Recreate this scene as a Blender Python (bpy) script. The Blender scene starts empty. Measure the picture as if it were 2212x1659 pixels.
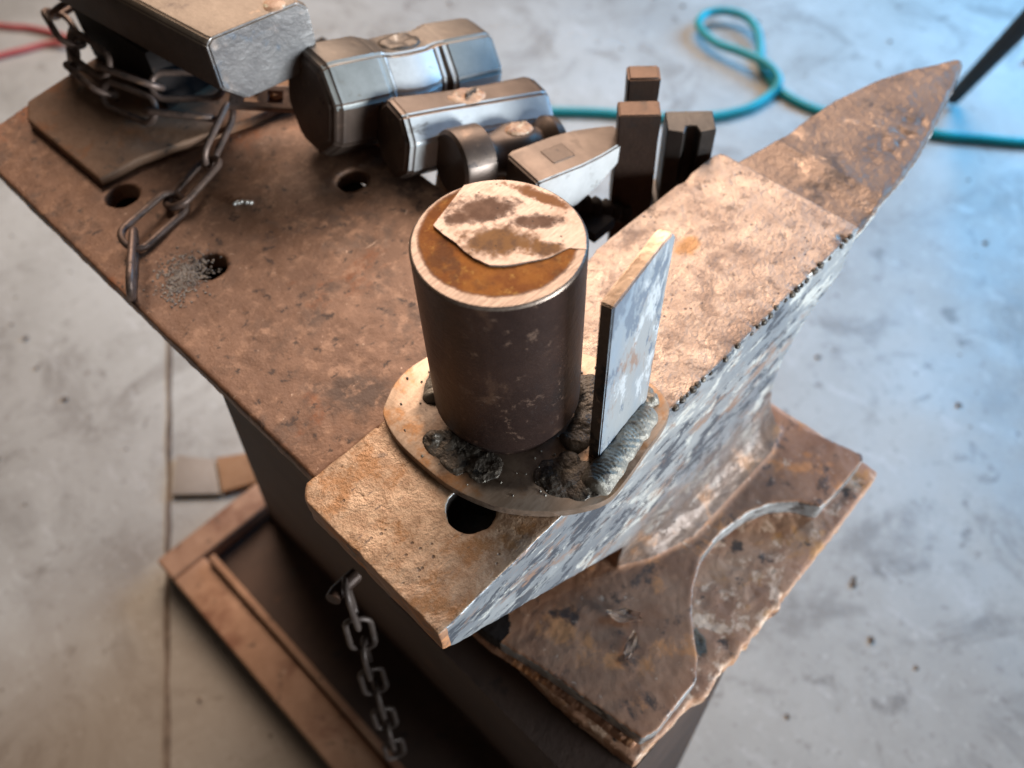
import bpy, bmesh, math, random
from mathutils import Vector, Matrix, noise
random.seed(7)
scene = bpy.context.scene
col = scene.collection
F = 0.60                      # height of the anvil face above the floor
R = math.radians

# ------------------------------------------------------------------ camera
cd = bpy.data.cameras.new('camera'); cam = bpy.data.objects.new('camera', cd); col.objects.link(cam)
cam.matrix_world = Matrix(((0.6985, 0.5934, -0.4000, -0.0616),
                           (-0.7150, 0.5569, -0.4225, -0.1680),
                           (-0.0280, 0.5811, 0.8133, F + 0.36),
                           (0, 0, 0, 1)))
cd.sensor_width = 36.0; cd.lens = 36.0 * 1860 / 2212
cd.clip_start = 0.01; cd.clip_end = 60
cd.dof.use_dof = True; cd.dof.focus_distance = 0.395; cd.dof.aperture_fstop = 6.2
scene.camera = cam

# ------------------------------------------------------------------ light (indoors: workshop, big doorway to the right, warm lamp light overhead)
world = bpy.data.worlds.new('World'); scene.world = world; world.use_nodes = True
bg = world.node_tree.nodes['Background']
bg.inputs[0].default_value = (0.95, 0.80, 0.66, 1); bg.inputs[1].default_value = 0.055
def area(name, loc, target, sx, sy, power, color, spread=180):
    l = bpy.data.lights.new(name, 'AREA'); l.shape = 'RECTANGLE'; l.size = sx; l.size_y = sy
    l.energy = power; l.color = color; l.spread = R(spread)
    o = bpy.data.objects.new(name, l); col.objects.link(o); o.location = loc
    o.rotation_euler = (Vector(target) - Vector(loc)).to_track_quat('-Z', 'Y').to_euler()
    return o
area('doorway_daylight', (2.80, -0.30, 1.05), (1.75, 0.20, 0.0), 1.6, 1.6, 36, (0.10, 0.50, 1.0), 78)
area('side_fill', (0.9, -2.6, 0.85), (0.2, 0.15, 0.66), 1.2, 0.7, 8.5, (0.86, 0.95, 1.0), 36)  # added fill that brightens the right-hand faces, no window known there
area('workshop_lamp_light', (1.50, 1.65, 2.35), (0.12, 0.34, 0.30), 2.0, 1.8, 46, (1.0, 0.785, 0.62), 110)
scene.view_settings.view_transform = 'Standard'; scene.view_settings.look = 'None'
scene.view_settings.exposure = 0.0; scene.view_settings.gamma = 1.0
scene.view_settings.use_curve_mapping = False
scene.render.engine = 'CYCLES'

# ------------------------------------------------------------------ materials
class NT:
    def __init__(s, name):
        s.m = bpy.data.materials.new(name); s.m.use_nodes = True
        s.t = s.m.node_tree; s.n = s.t.nodes; s.l = s.t.links
        s.b = s.n['Principled BSDF']; s.tc = s.n.new('ShaderNodeTexCoord')
    def new(s, typ, **kw):
        nd = s.n.new(typ)
        for k, v in kw.items(): setattr(nd, k, v)
        return nd
    def put(s, sock, v):
        if hasattr(v, 'is_linked') or hasattr(v, 'links'): s.l.new(v, sock)
        elif isinstance(v, tuple) and len(v) == 3 and sock.type == 'RGBA': sock.default_value = (*v, 1)
        else: sock.default_value = v
    def math(s, op, a, b=0.0, clamp=False):
        nd = s.new('ShaderNodeMath', operation=op, use_clamp=clamp); s.put(nd.inputs[0], a); s.put(nd.inputs[1], b); return nd.outputs[0]
    def mapr(s, v, lo, hi, a=0.0, b=1.0, smooth=True):
        nd = s.new('ShaderNodeMapRange', interpolation_type='SMOOTHSTEP' if smooth else 'LINEAR')
        s.put(nd.inputs['Value'], v)
        nd.inputs['From Min'].default_value = lo; nd.inputs['From Max'].default_value = hi
        nd.inputs['To Min'].default_value = a; nd.inputs['To Max'].default_value = b
        return nd.outputs[0]
    def mix(s, f, a, b):
        nd = s.new('ShaderNodeMix', data_type='RGBA'); s.put(nd.inputs[0], f); s.put(nd.inputs[6], a); s.put(nd.inputs[7], b); return nd.outputs[2]
    def mixf(s, f, a, b):
        nd = s.new('ShaderNodeMix', data_type='FLOAT'); s.put(nd.inputs[0], f); s.put(nd.inputs[2], a); s.put(nd.inputs[3], b); return nd.outputs[0]
    def coord(s, stretch=(1, 1, 1), off=(0, 0, 0), rot=(0, 0, 0)):
        mp = s.new('ShaderNodeMapping'); s.l.new(s.tc.outputs['Object'], mp.inputs[0])
        mp.inputs['Scale'].default_value = stretch; mp.inputs['Location'].default_value = off; mp.inputs['Rotation'].default_value = rot
        return mp.outputs[0]
    def noise(s, scale, detail=5, rough=0.6, stretch=(1, 1, 1), off=(0, 0, 0), dist=0.0, rot=(0, 0, 0)):
        nd = s.new('ShaderNodeTexNoise'); s.l.new(s.coord(stretch, off, rot), nd.inputs['Vector'])
        nd.inputs['Scale'].default_value = scale; nd.inputs['Detail'].default_value = detail
        nd.inputs['Roughness'].default_value = rough; nd.inputs['Distortion'].default_value = dist
        return nd.outputs[0]
    def voro(s, scale, stretch=(1, 1, 1), off=(0, 0, 0), feature='F1', rnd=1.0):
        nd = s.new('ShaderNodeTexVoronoi', feature=feature); s.l.new(s.coord(stretch, off), nd.inputs['Vector'])
        nd.inputs['Scale'].default_value = scale; nd.inputs['Randomness'].default_value = rnd
        return nd.outputs['Distance']
    def xyz(s):
        nd = s.new('ShaderNodeSeparateXYZ'); s.l.new(s.tc.outputs['Object'], nd.inputs[0]); return nd.outputs
    def done(s, color, rough, metal, height=None, bump=0.3, dist=0.001, spec=0.5):
        s.put(s.b.inputs['Base Color'], color); s.put(s.b.inputs['Roughness'], rough); s.put(s.b.inputs['Metallic'], metal)
        s.b.inputs['Specular IOR Level'].default_value = spec
        if height is not None:
            bp = s.new('ShaderNodeBump'); bp.inputs['Strength'].default_value = bump; bp.inputs['Distance'].default_value = dist
            s.put(bp.inputs['Height'], height); s.l.new(bp.outputs[0], s.b.inputs['Normal'])
        return s.m

def layered(name, c0, c1, layers, rough=0.6, metal=0.3, base_scale=40, bumps=((90, 1.0), (400, .5)), bump=0.35, dist=0.0012, off=(0, 0, 0), spec=0.5):
    """c0/c1 mottled base, then layers = (colour, scale, lo, hi, stretch, rough, metal)"""
    T = NT(name)
    c = T.mix(T.mapr(T.noise(base_scale, 6, .65, off=off), .35, .68), c0, c1)
    r, mt = rough, metal; h = None
    for i, L in enumerate(layers):
        (lc, sc, lo, hi, st, lr, lm) = L
        f = T.mapr(T.noise(sc, 7, .68, st, off=(off[0] + 3.1 * (i + 1), off[1] + 1.7 * i, off[2] + .9 * i), dist=.25), lo, hi)
        c = T.mix(f, c, lc)
        if lr is not None: r = T.mixf(f, r, lr)
        if lm is not None: mt = T.mixf(f, mt, lm)
    for sc, w in bumps:
        n = T.math('MULTIPLY', T.noise(sc, 4, .6, off=off), w)
        h = n if h is None else T.math('ADD', h, n)
    return T.done(c, r, mt, h, bump, dist, spec)

S1 = (1, 1, 1)
M = {}
# concrete floor
def concrete():
    T = NT('worn_concrete')
    c = T.mix(T.mapr(T.noise(2.2, 7, .66), .34, .68), (.315, .295, .262), (.43, .412, .372))
    c = T.mix(T.mapr(T.noise(6.5, 6, .72, off=(4, 1, 0), dist=.8), .49, .66, 0, .8), c, (.225, .205, .18))
    c = T.mix(T.mapr(T.noise(19, 6, .7, off=(1, 7, 0), dist=.5), .575, .68, 0, .75), c, (.165, .145, .125))
    c = T.mix(T.mapr(T.noise(1.4, 3, .5, off=(8, 2, 0)), .52, .72, 0, .5), c, (.56, .54, .495))
    c = T.mix(T.mapr(T.noise(34, 6, .75, (1, .35, 1), off=(2, 3, 0), rot=(0, 0, .7)), .56, .66, 0, .35), c, (.58, .56, .53))
    c = T.mix(T.mapr(T.noise(48, 4, .6, off=(5, 2, 0)), .66, .72, 0, .75), c, (.13, .10, .08))
    c = T.mix(T.mapr(T.noise(160, 3, .6, off=(5, 9, 0)), .64, .71, 0, .6), c, (.16, .12, .10))
    c = T.mix(T.mapr(T.noise(75, 4, .6, off=(3, 4, 0)), .60, .68, 0, .45), c, (.22, .19, .16))
    c = T.mix(T.mapr(T.noise(90, 4, .6, off=(8, 4, 0)), .60, .68, 0, .35), c, (.60, .58, .54))
    X = T.xyz()
    # brownish stains plus the stand's shadow, both painted into the floor colour
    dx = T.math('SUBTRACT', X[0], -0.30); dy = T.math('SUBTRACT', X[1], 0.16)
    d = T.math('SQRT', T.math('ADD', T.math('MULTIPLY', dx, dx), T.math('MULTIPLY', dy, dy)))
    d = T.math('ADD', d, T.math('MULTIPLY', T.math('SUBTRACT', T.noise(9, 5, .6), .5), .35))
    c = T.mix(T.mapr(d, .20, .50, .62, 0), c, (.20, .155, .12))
    h = T.math('ADD', T.noise(60, 5, .6), T.math('MULTIPLY', T.noise(300, 3), .4))
    return T.done(c, T.mapr(T.noise(6, 4), .3, .7, .42, .66), 0.0, h, .18, .002)
M['floor'] = concrete()
M['joint'] = layered('joint_dirt', (.11, .082, .062), (.18, .135, .105), [], .9, 0)
# table plate
M['table'] = layered('rusted_plate', (.185, .094, .056), (.255, .138, .086), [
    ((.110, .061, .042), 20, .50, .66, S1, .55, .15),
    ((.34, .192, .120), 120, .48, .70, S1, .48, .2),
    ((.40, .130, .040), 10, .58, .72, S1, .75, .05),
    ((.080, .047, .036), 130, .57, .66, S1, .6, .2),
    ((.16, .125, .110), 8, .58, .74, S1, .45, .4),
    ((.44, .31, .23), 60, .70, .75, (.12, 2.2, 1), .42, .3),
    ((.50, .37, .29), 190, .65, .70, S1, .40, .5)], .52, .22, 34, ((70, 1.0), (260, .7), (700, .4)), .33, .0012)
M['slab'] = layered('rusted_slab', (.21, .118, .072), (.28, .165, .105), [
    ((.34, .15, .07), 22, .54, .68, S1, .8, 0), ((.085, .06, .048), 60, .58, .68, S1, .6, .1)], .65, .05, 40, ((90, 1), (300, .6)), .5, .0012)
# anvil face: ground, pitted and rusty toward the heel
def face():
    T = NT('anvil_face_steel')
    X = T.xyz()
    c = T.mix(T.mapr(T.noise(55, 7, .7), .36, .64), (.40, .295, .235), (.52, .40, .325))
    c = T.mix(T.mapr(T.noise(24, 6, .72, off=(2, 5, 1), dist=.4), .48, .62, 0, .9), c, (.25, .178, .142))
    c = T.mix(T.mapr(T.noise(120, 6, .7, off=(7, 5, 1)), .54, .64, 0, .85), c, (.20, .145, .115))
    # heel: tan with orange rust
    heel = T.mapr(T.math('ADD', X[0], T.math('MULTIPLY', T.math('SUBTRACT', T.noise(30, 4), .5), .05)), .05, .19, 1, 0)
    hc = T.mix(T.mapr(T.noise(140, 6, .7, off=(3, 3, 0)), .4, .62), (.50, .345, .235), (.36, .225, .14))
    hc = T.mix(T.mapr(T.noise(38, 6, .7, off=(9, 3, 0)), .50, .63, 0, .8), hc, (.33, .155, .055))
    hc = T.mix(T.mapr(T.noise(75, 4, .55, (1, 3.4, 1), off=(1, 8, 0), rot=(0, 0, .5)), .645, .685, 0, .75), hc, (.165, .115, .088))
    c = T.mix(heel, c, hc)
    pit = T.mapr(T.voro(210, rnd=1), .10, .20, 1, 0)
    pitm = T.math('MULTIPLY', pit, T.mapr(T.noise(40, 3, off=(1, 1, 4)), .5, .6))
    c = T.mix(T.math('MULTIPLY', pitm, .7), c, (.09, .055, .04))
    rst = T.mapr(T.noise(17, 3, .5, off=(4.4, 1.2, 0)), .655, .70, 0, .8)
    c = T.mix(rst, c, (.40, .19, .07))
    sx = T.math('DIVIDE', T.math('SUBTRACT', X[0], .2545), .0095); sy = T.math('DIVIDE', T.math('SUBTRACT', X[1], .0135), .0065)
    sd = T.math('ADD', T.math('SQRT', T.math('ADD', T.math('MULTIPLY', sx, sx), T.math('MULTIPLY', sy, sy))), T.math('MULTIPLY', T.math('SUBTRACT', T.noise(120, 5, .7), .5), 1.6))
    c = T.mix(T.mapr(sd, .6, 1.15, .8, 0), c, (.40, .20, .07))
    h = T.math('ADD', T.noise(130, 6, .7), T.math('MULTIPLY', T.noise(520, 4, .6), .55))
    h = T.math('SUBTRACT', h, T.math('MULTIPLY', pitm, .8))
    r = T.mapr(T.noise(60, 5), .3, .7, .34, .55)
    return T.done(c, r, T.mixf(heel, .62, .30), h, .5, .0011)
M['face'] = face()
def peeled(name, white=(.68, .66, .61), dark=(.060, .065, .080), mid=(.22, .23, .25), st=(.62, 1, 1), rot=(0, .0, 0), k=1.0, waist=False):
    T = NT(name)
    c = T.mix(T.mapr(T.noise(30 * k, 6, .66, st, rot=rot), .38, .62), mid, (.38, .385, .39))
    big = T.math('MULTIPLY', T.math('SUBTRACT', T.noise(17, 3, .5, off=(3, 1, 5)), .5), .42)
    w = T.mapr(T.math('ADD', T.noise(95 * k, 8, .74, st, off=(4, 2, 2), dist=.35, rot=rot), big), .535, .605, 0, .95)
    c = T.mix(w, c, white)
    dk = T.mapr(T.math('SUBTRACT', T.noise(88 * k, 8, .74, st, off=(1, 6, 3), dist=.35, rot=rot), T.math('MULTIPLY', big, .5)), .505, .57, 0, .95)
    c = T.mix(dk, c, dark)
    rs = T.mapr(T.noise(70 * k, 8, .76, st, off=(7, 7, 1), rot=rot), .535, .62, 0, .85)
    c = T.mix(rs, c, (.34, .205, .145))
    if waist:      # scale has worn away to bare rust where the waist sweeps into the foot
        Z = T.math('ADD', T.xyz()[2], T.math('MULTIPLY', T.math('SUBTRACT', T.noise(55, 7, .7, off=(2, 2, 9)), .5), .05))
        wf = T.mapr(Z, -.145, -.098, 1, 0)
        rc = T.mix(T.mapr(T.noise(40, 6, .68), .4, .62), (.115, .068, .047), (.17, .102, .070))
        rc = T.mix(T.mapr(T.noise(34, 6, .68, off=(5, 5, 5)), .54, .66), rc, (.30, .15, .075))
        c = T.mix(wf, c, rc)
    h = T.math('SUBTRACT', T.noise(150, 6, .7, st, rot=rot), T.math('MULTIPLY', dk, .5))
    return T.done(c, T.mixf(dk, .40, .55), .25, h, .38, .0010)
M['side'] = peeled('flaking_mill_scale', st=(.42, 1, .9), rot=(0, .12, 0), waist=True)
M['horn'] = layered('horn_patina', (.20, .135, .102), (.27, .188, .142), [
    ((.115, .082, .068), 34, .54, .66, S1, .5, .4), ((.42, .30, .225), 52, .58, .67, S1, .38, .6),
    ((.24, .115, .065), 26, .64, .72, S1, .6, .3), ((.08, .055, .045), 160, .64, .7, S1, .5, .3)], .44, .45, 42, ((60, 1.0), (200, .8), (600, .3)), .55, .0016)
M['foot'] = layered('foot_rust', (.33, .160, .092), (.43, .230, .140), [
    ((.62, .27, .11), 34, .53, .65, S1, .7, .0), ((.105, .068, .054), 40, .55, .66, S1, .5, .1),
    ((.46, .40, .37), 44, .66, .72, S1, .36, .4), ((.66, .47, .35), 120, .62, .68, S1, .5, .1)], .5, .08, 40, ((90, 1), (320, .7), (800, .4)), .28, .0010)
M['crust'] = layered('rust_crust', (.42, .21, .125), (.54, .30, .185), [
    ((.82, .56, .40), 75, .51, .61, S1, .55, .05), ((.52, .25, .10), 40, .56, .67, S1, .7, 0), ((.10, .065, .05), 60, .58, .66, S1, .6, .1)], .6, .08, 46, ((110, 1), (320, .8)), .4, .0014)
M['paleflake'] = layered('pale_rust_flake', (.55, .36, .25), (.68, .48, .35), [((.30, .17, .11), 160, .55, .66, S1, .7, 0)], .7, 0, 120)
M['edge'] = peeled('plate_edge_scale', (.52, .53, .53), (.10, .085, .08), (.25, .235, .23), (.5, .5, 1))
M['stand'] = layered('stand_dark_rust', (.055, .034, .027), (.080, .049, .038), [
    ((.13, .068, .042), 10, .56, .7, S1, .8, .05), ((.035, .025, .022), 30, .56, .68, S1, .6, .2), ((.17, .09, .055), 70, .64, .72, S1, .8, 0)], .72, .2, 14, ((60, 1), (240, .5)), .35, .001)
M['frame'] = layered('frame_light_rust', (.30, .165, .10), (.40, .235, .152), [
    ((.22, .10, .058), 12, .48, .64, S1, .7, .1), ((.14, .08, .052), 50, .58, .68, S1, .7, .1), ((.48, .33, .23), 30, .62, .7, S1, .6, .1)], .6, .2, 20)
M['chain'] = layered('chain_rust', (.15, .10, .08), (.21, .145, .12), [
    ((.07, .05, .043), 120, .53, .64, S1, .6, .3), ((.28, .16, .10), 160, .6, .7, S1, .7, .1)], .48, .5, 120, ((300, 1),), .4, .0006)
M['chainshade'] = layered('chain_in_shade', (.075, .055, .048), (.11, .082, .070), [((.19, .17, .165), 90, .62, .70, S1, .4, .6)], .5, .4, 120, ((300, 1),), .4, .0006)  # darker copy of the chain colour, shade in front of the stand painted in
M['black'] = layered('black_scale_and_shade', (.018, .014, .013), (.028, .021, .019), [((.065, .038, .026), 30, .60, .7, S1, .7, .1)], .75, .1, 30, spec=.2)
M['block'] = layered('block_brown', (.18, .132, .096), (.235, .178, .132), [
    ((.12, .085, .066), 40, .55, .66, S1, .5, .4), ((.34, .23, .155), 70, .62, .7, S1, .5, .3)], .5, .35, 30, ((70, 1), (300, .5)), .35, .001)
M['blockside'] = layered('block_side_shaded', (.060, .040, .032), (.085, .055, .043), [((.22, .10, .05), 30, .64, .72, S1, .7, .1)], .6, .3, 30)  # shade of the block's side faces put into the colour
M['blockend'] = layered('block_end_lit', (.20, .19, .19), (.28, .265, .26), [  # doorway light on the end face put into the colour
    ((.43, .36, .32), 26, .56, .66, S1, .4, .5), ((.20, .23, .27), 44, .55, .64, S1, .35, .6), ((.12, .12, .12), 90, .65, .7, S1, .5, .3)], .38, .55, 40, ((90, 1), (300, .6)), .5, .001)
# cylinder
M['post'] = layered('post_dark_scale', (.050, .029, .025), (.074, .042, .034), [
    ((.17, .095, .062), 30, .54, .70, (1, 1, .7), .48, .5), ((.036, .025, .024), 26, .52, .68, (1, 1, .8), .40, .55),
    ((.135, .108, .100), 60, .60, .72, (1, 1, .5), .38, .6), ((.14, .085, .062), 170, .57, .67, S1, .5, .4), ((.42, .34, .28), 260, .69, .715, S1, .45, .4)], .38, .6, 26, ((120, 1), (420, .6), (900, .3)), .4, .0008)
def ring_top():
    T = NT('saw_cut_end')
    X = T.xyz()
    rr = T.math('SQRT', T.math('ADD', T.math('MULTIPLY', X[0], X[0]), T.math('MULTIPLY', X[1], X[1])))
    ru = T.mix(T.mapr(T.noise(90, 6, .7), .38, .62), (.44, .165, .032), (.30, .100, .024))
    ru = T.mix(T.mapr(T.noise(170, 7, .75, off=(3, 0, 1)), .54, .66), ru, (.56, .28, .07))
    ru = T.mix(T.mapr(T.noise(42, 5, .65, off=(8, 0, 1)), .48, .62, 0, .75), ru, (.155, .058, .022))
    ru = T.mix(T.mapr(T.noise(60, 4, .6, off=(5, 0, 1)), .56, .68, 0, .8), ru, (.17, .07, .03))
    scr = T.noise(900, 3, .6, (.12, 1, 1), rot=(0, 0, .9))
    st = T.mix(T.mapr(scr, .38, .62), (.22, .165, .133), (.30, .232, .192))
    lim = T.math('ADD', rr, T.math('MULTIPLY', T.math('SUBTRACT', T.noise(110, 5, .7), .5), .0035))
    lim = T.math('ADD', lim, T.math('MULTIPLY', T.math('ADD', X[0], X[1]), -.055))   # ground wider on one side
    f = T.mapr(lim, .0305, .0325)
    h = T.math('ADD', T.math('MULTIPLY', T.noise(260, 5, .7), T.mixf(f, 1.0, .2)), T.math('MULTIPLY', scr, .35))
    return T.done(T.mix(f, ru, st), T.mixf(f, .8, .40), T.mixf(f, .0, .6), h, .6, .0008, .25)
M['ring'] = ring_top()
def plateau():
    T = NT('ground_end_steel')
    scr = T.noise(1300, 3, .6, (.16, 1, 1), rot=(0, 0, .9))
    c = T.mix(T.mapr(scr, .30, .70), (.32, .245, .205), (.41, .325, .277))
    c = T.mix(T.mapr(T.noise(70, 6, .7, off=(6, 1, 2)), .48, .66, 0, .7), c, (.22, .145, .105))
    X = T.xyz()
    masks = []
    def spot(cx, cy, sx, sy, ang):
        ca, sa = math.cos(ang), math.sin(ang)
        dx = T.math('SUBTRACT', X[0], cx); dy = T.math('SUBTRACT', X[1], cy)
        u = T.math('DIVIDE', T.math('ADD', T.math('MULTIPLY', dx, ca), T.math('MULTIPLY', dy, sa)), sx)
        v = T.math('DIVIDE', T.math('SUBTRACT', T.math('MULTIPLY', dy, ca), T.math('MULTIPLY', dx, sa)), sy)
        d = T.math('SQRT', T.math('ADD', T.math('MULTIPLY', u, u), T.math('MULTIPLY', v, v)))
        d = T.math('ADD', d, T.math('MULTIPLY', T.math('SUBTRACT', T.noise(150, 8, .75), .5), 2.6))
        f = T.mapr(d, .55, 1.25, .94, 0); masks.append(f); return f
    r1 = T.mix(T.mapr(T.noise(150, 5, .7), .4, .6), (.17, .078, .042), (.24, .122, .072))
    r2 = T.mix(T.mapr(T.noise(150, 5, .7, off=(2, 0, 0)), .42, .62), (.32, .145, .040), (.19, .085, .034))
    c = T.mix(spot(.0075, .0165, .013, .0075, -.75), c, r1)
    c = T.mix(spot(-.003, .019, .006, .004, -.75), c, r1)
    c = T.mix(spot(-.001, -.001, .0145, .0085, -.75), c, r2)
    c = T.mix(spot(.017, -.004, .010, .004, -.75), c, r1)
    c = T.mix(spot(.0085, -.0165, .007, .004, -.75), c, r2)
    cres = spot(.0295, .0035, .0135, .0030, -1.30)
    c = T.mix(cres, c, (.34, .13, .035))
    pit = T.mapr(T.voro(330), .12, .2, 1, 0)
    pm = T.math('MULTIPLY', pit, T.mapr(T.noise(70, 3, off=(1, 1, 4)), .54, .62))
    c = T.mix(T.math('MULTIPLY', pm, .75), c, (.07, .05, .04))
    h = T.math('SUBTRACT', T.math('ADD', T.math('MULTIPLY', scr, .5), T.math('MULTIPLY', T.noise(300, 5, .7), .5)), T.math('MULTIPLY', pm, .6))
    ms = masks[0]
    for q in masks[1:]: ms = T.math('MAXIMUM', ms, q)
    return T.done(c, T.mixf(ms, .42, .75), T.mixf(ms, .5, 0.0), h, .35, .0005, .35)
M['plateau'] = plateau()
def disc_mat():
    T = NT('disc_heat_tinted_steel')
    X = T.xyz()
    scr = T.noise(220, 4, .6, (.25, 1, 1), rot=(0, 0, .3))
    c = T.mix(T.mapr(scr, .36, .64), (.40, .285, .205), (.52, .385, .29))
    c = T.mix(T.mapr(T.noise(45, 5, .65), .50, .64, 0, .85), c, (.42, .20, .075))
    c = T.mix(T.mapr(T.noise(30, 5, .65, off=(4, 4, 0)), .56, .68, 0, .8), c, (.14, .075, .042))
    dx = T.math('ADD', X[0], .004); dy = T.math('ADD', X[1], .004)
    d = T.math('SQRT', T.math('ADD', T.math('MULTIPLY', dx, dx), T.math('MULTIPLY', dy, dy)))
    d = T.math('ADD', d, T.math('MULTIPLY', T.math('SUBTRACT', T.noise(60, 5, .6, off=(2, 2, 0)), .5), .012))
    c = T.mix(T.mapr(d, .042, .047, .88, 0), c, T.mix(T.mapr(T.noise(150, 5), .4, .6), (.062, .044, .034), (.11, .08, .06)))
    h = T.math('ADD', T.noise(150, 5, .65), T.math('MULTIPLY', scr, .4))
    return T.done(c, .40, .5, h, .3, .0007)
M['disc'] = disc_mat()
M['discrim'] = layered('disc_cut_edge', (.30, .21, .155), (.42, .30, .23), [((.10, .07, .055), 90, .56, .66, S1, .5, .4)], .42, .55, 120)
M['blade'] = peeled('blade_cool_lit_scale', (.62, .64, .66), (.17, .20, .25), (.30, .36, .43), (1, 1, .42), (0, -.5, 0), .75)  # worn scale with the cool side light tinted in
M['bladetop'] = layered('blade_warm_lit_top', (.52, .37, .265), (.66, .49, .37), [((.36, .23, .15), 170, .54, .64, (1, 4, 1), .45, .5), ((.17, .10, .065), 210, .62, .68, (1, 5, 1), .5, .4)], .36, .65, 120, ((300, 1),), .3, .0006)  # warm light from above painted into the top edge colour
M['bladeedge'] = layered('blade_shaded_cut_edge', (.085, .06, .046), (.13, .092, .068), [((.022, .018, .017), 55, .50, .58, S1, .5, .3), ((.30, .21, .15), 60, .62, .68, (1, 1, .5), .4, .5)], .5, .4, 60)  # near edge darkened in colour to stand for its shade
M['weld'] = layered('weld_bead_grey', (.235, .210, .175), (.33, .30, .26), [((.12, .10, .085), 140, .54, .64, S1, .6, .2), ((.44, .28, .19), 110, .64, .7, S1, .6, .2)], .5, .35, 130, ((240, 1), (700, .6)), .7, .0008)
M['welddark'] = layered('weld_slag_dark', (.070, .058, .048), (.115, .092, .072), [((.24, .20, .16), 170, .58, .66, S1, .5, .3), ((.026, .025, .026), 90, .53, .63, S1, .35, .5)], .45, .4, 110, ((240, 1), (700, .6)), .8, .0009)
# hammers: lit and shaded tones of the steel put into the colours
M['ham_dark'] = layered('hammer_shaded_patina', (.085, .060, .048), (.120, .085, .067), [((.18, .125, .095), 60, .55, .68, S1, .4, .6), ((.04, .03, .028), 60, .58, .68, S1, .5, .4)], .44, .5, 40, ((90, 1), (320, .5)), .25, .0008)  # brown patina darkened for faces turned from the light
M['ham_grey'] = layered('hammer_worn_steel', (.085, .066, .053), (.125, .102, .084), [((.15, .115, .09), 50, .54, .66, S1, .42, .5), ((.26, .255, .25), 40, .60, .70, S1, .36, .6)], .46, .5, 40, ((90, 1), (320, .5)), .25, .0008)
M['ham_pale'] = layered('hammer_lit_facet', (.22, .225, .215), (.29, .295, .285), [((.20, .17, .14), 40, .58, .68, S1, .4, .3)], .46, .12, 40, ((120, 1),), .2, .0006)  # light on the upper right facets painted in
M['ham_bright'] = layered('hammer_lit_steel', (.56, .565, .57), (.68, .685, .69), [((.27, .25, .235), 45, .58, .70, (1, 3, 1), .4, .3)], .40, .25, 50, ((200, 1),), .2, .0005)  # bright tone stands for light caught by the right-hand sides
M['ham_mid'] = layered('hammer_tan_steel', (.085, .062, .051), (.125, .094, .078), [((.11, .08, .065), 50, .56, .66, S1, .42, .5)], .36, .65, 40, ((150, 1),), .2, .0006)
M['wood'] = layered('handle_wood', (.38, .21, .115), (.52, .32, .19), [((.22, .11, .06), 60, .55, .65, (1, 1, .1), .7, 0)], .6, 0, 60)
M['woodend'] = layered('handle_end_grain', (.46, .25, .15), (.60, .38, .25), [((.70, .66, .50), 130, .56, .63, S1, .4, 0), ((.16, .12, .09), 110, .58, .66, S1, .7, 0)], .5, 0, 150, ((260, 1),), .6, .0012)
M['toolbar'] = layered('tool_bar_dark_rust', (.034, .021, .017), (.055, .032, .023), [((.11, .048, .023), 26, .56, .68, S1, .7, .2), ((.03, .022, .02), 50, .58, .68, S1, .5, .4)], .48, .45, 30)
M['tooltop'] = layered('tool_struck_end', (.11, .055, .030), (.15, .078, .045), [((.10, .06, .04), 90, .56, .66, S1, .6, .2)], .5, .4, 90)
M['swage'] = layered('swage_dark_steel', (.035, .030, .028), (.055, .045, .040), [((.16, .12, .09), 40, .62, .7, S1, .5, .4)], .4, .5, 40)
M['teal'] = layered('teal_hose', (.0, .27, .285), (.002, .33, .35), [], .42, 0, 20, ((60, 1),), .1, .0005)
M['red'] = layered('red_cord', (.42, .075, .07), (.50, .11, .10), [], .55, 0, 30)
M['pipe'] = layered('black_pipe', (.010, .009, .0085), (.016, .014, .013), [], .7, 0, 20, spec=.2)
M['wire'] = layered('grey_tube', (.30, .33, .37), (.36, .39, .43), [], .35, .5, 20)
M['white'] = layered('bright_chip', (.62, .60, .56), (.75, .73, .70), [], .35, .5, 200)
M['dust'] = layered('scale_crumbs', (.24, .21, .185), (.40, .36, .32), [((.10, .08, .07), 200, .55, .65, S1, .7, .1)], .6, .2, 150)
M['patchgrey'] = layered('grey_steel_scrap', (.27, .225, .185), (.33, .28, .235), [], .6, .2, 18)
M['patchrust'] = layered('rusty_steel_scrap', (.30, .155, .075), (.38, .21, .11), [((.19, .09, .05), 18, .55, .66, S1, .8, 0)], .75, .1, 14)

# ------------------------------------------------------------------ mesh helpers
def link(name, me, mats, parent=None, loc=(0, 0, 0), smooth=None):
    o = bpy.data.objects.new(name, me); col.objects.link(o)
    for m in (mats if isinstance(mats, (list, tuple)) else [mats]): me.materials.append(M[m])
    o.location = loc
    if parent: o.parent = parent
    if smooth is not None:
        me.polygons.foreach_set('use_smooth', [True] * len(me.polygons))
        if smooth < 179:
            bm = bmesh.new(); bm.from_mesh(me)
            for e in bm.edges:
                if len(e.link_faces) == 2 and e.calc_face_angle(0) > R(smooth): e.smooth = False
            bm.to_mesh(me); bm.free()
    return o
def thing(name, label, cat, loc=(0, 0, 0), rz=0, group=None, pitch=0):
    o = bpy.data.objects.new(name, None); col.objects.link(o); o.location = loc; o.rotation_euler = (0, pitch, rz)
    o.empty_display_size = .02
    return tag(o, label, cat, group)
def tag(o, label, cat, group=None):
    o['label'] = label; o['category'] = cat
    if group: o['group'] = group
    return o
def struct(o): o['kind'] = 'structure'; return o
def mesh_bm(bm, name='mesh'):
    me = bpy.data.meshes.new(name); bmesh.ops.recalc_face_normals(bm, faces=bm.faces); bm.to_mesh(me); bm.free(); return me
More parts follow.
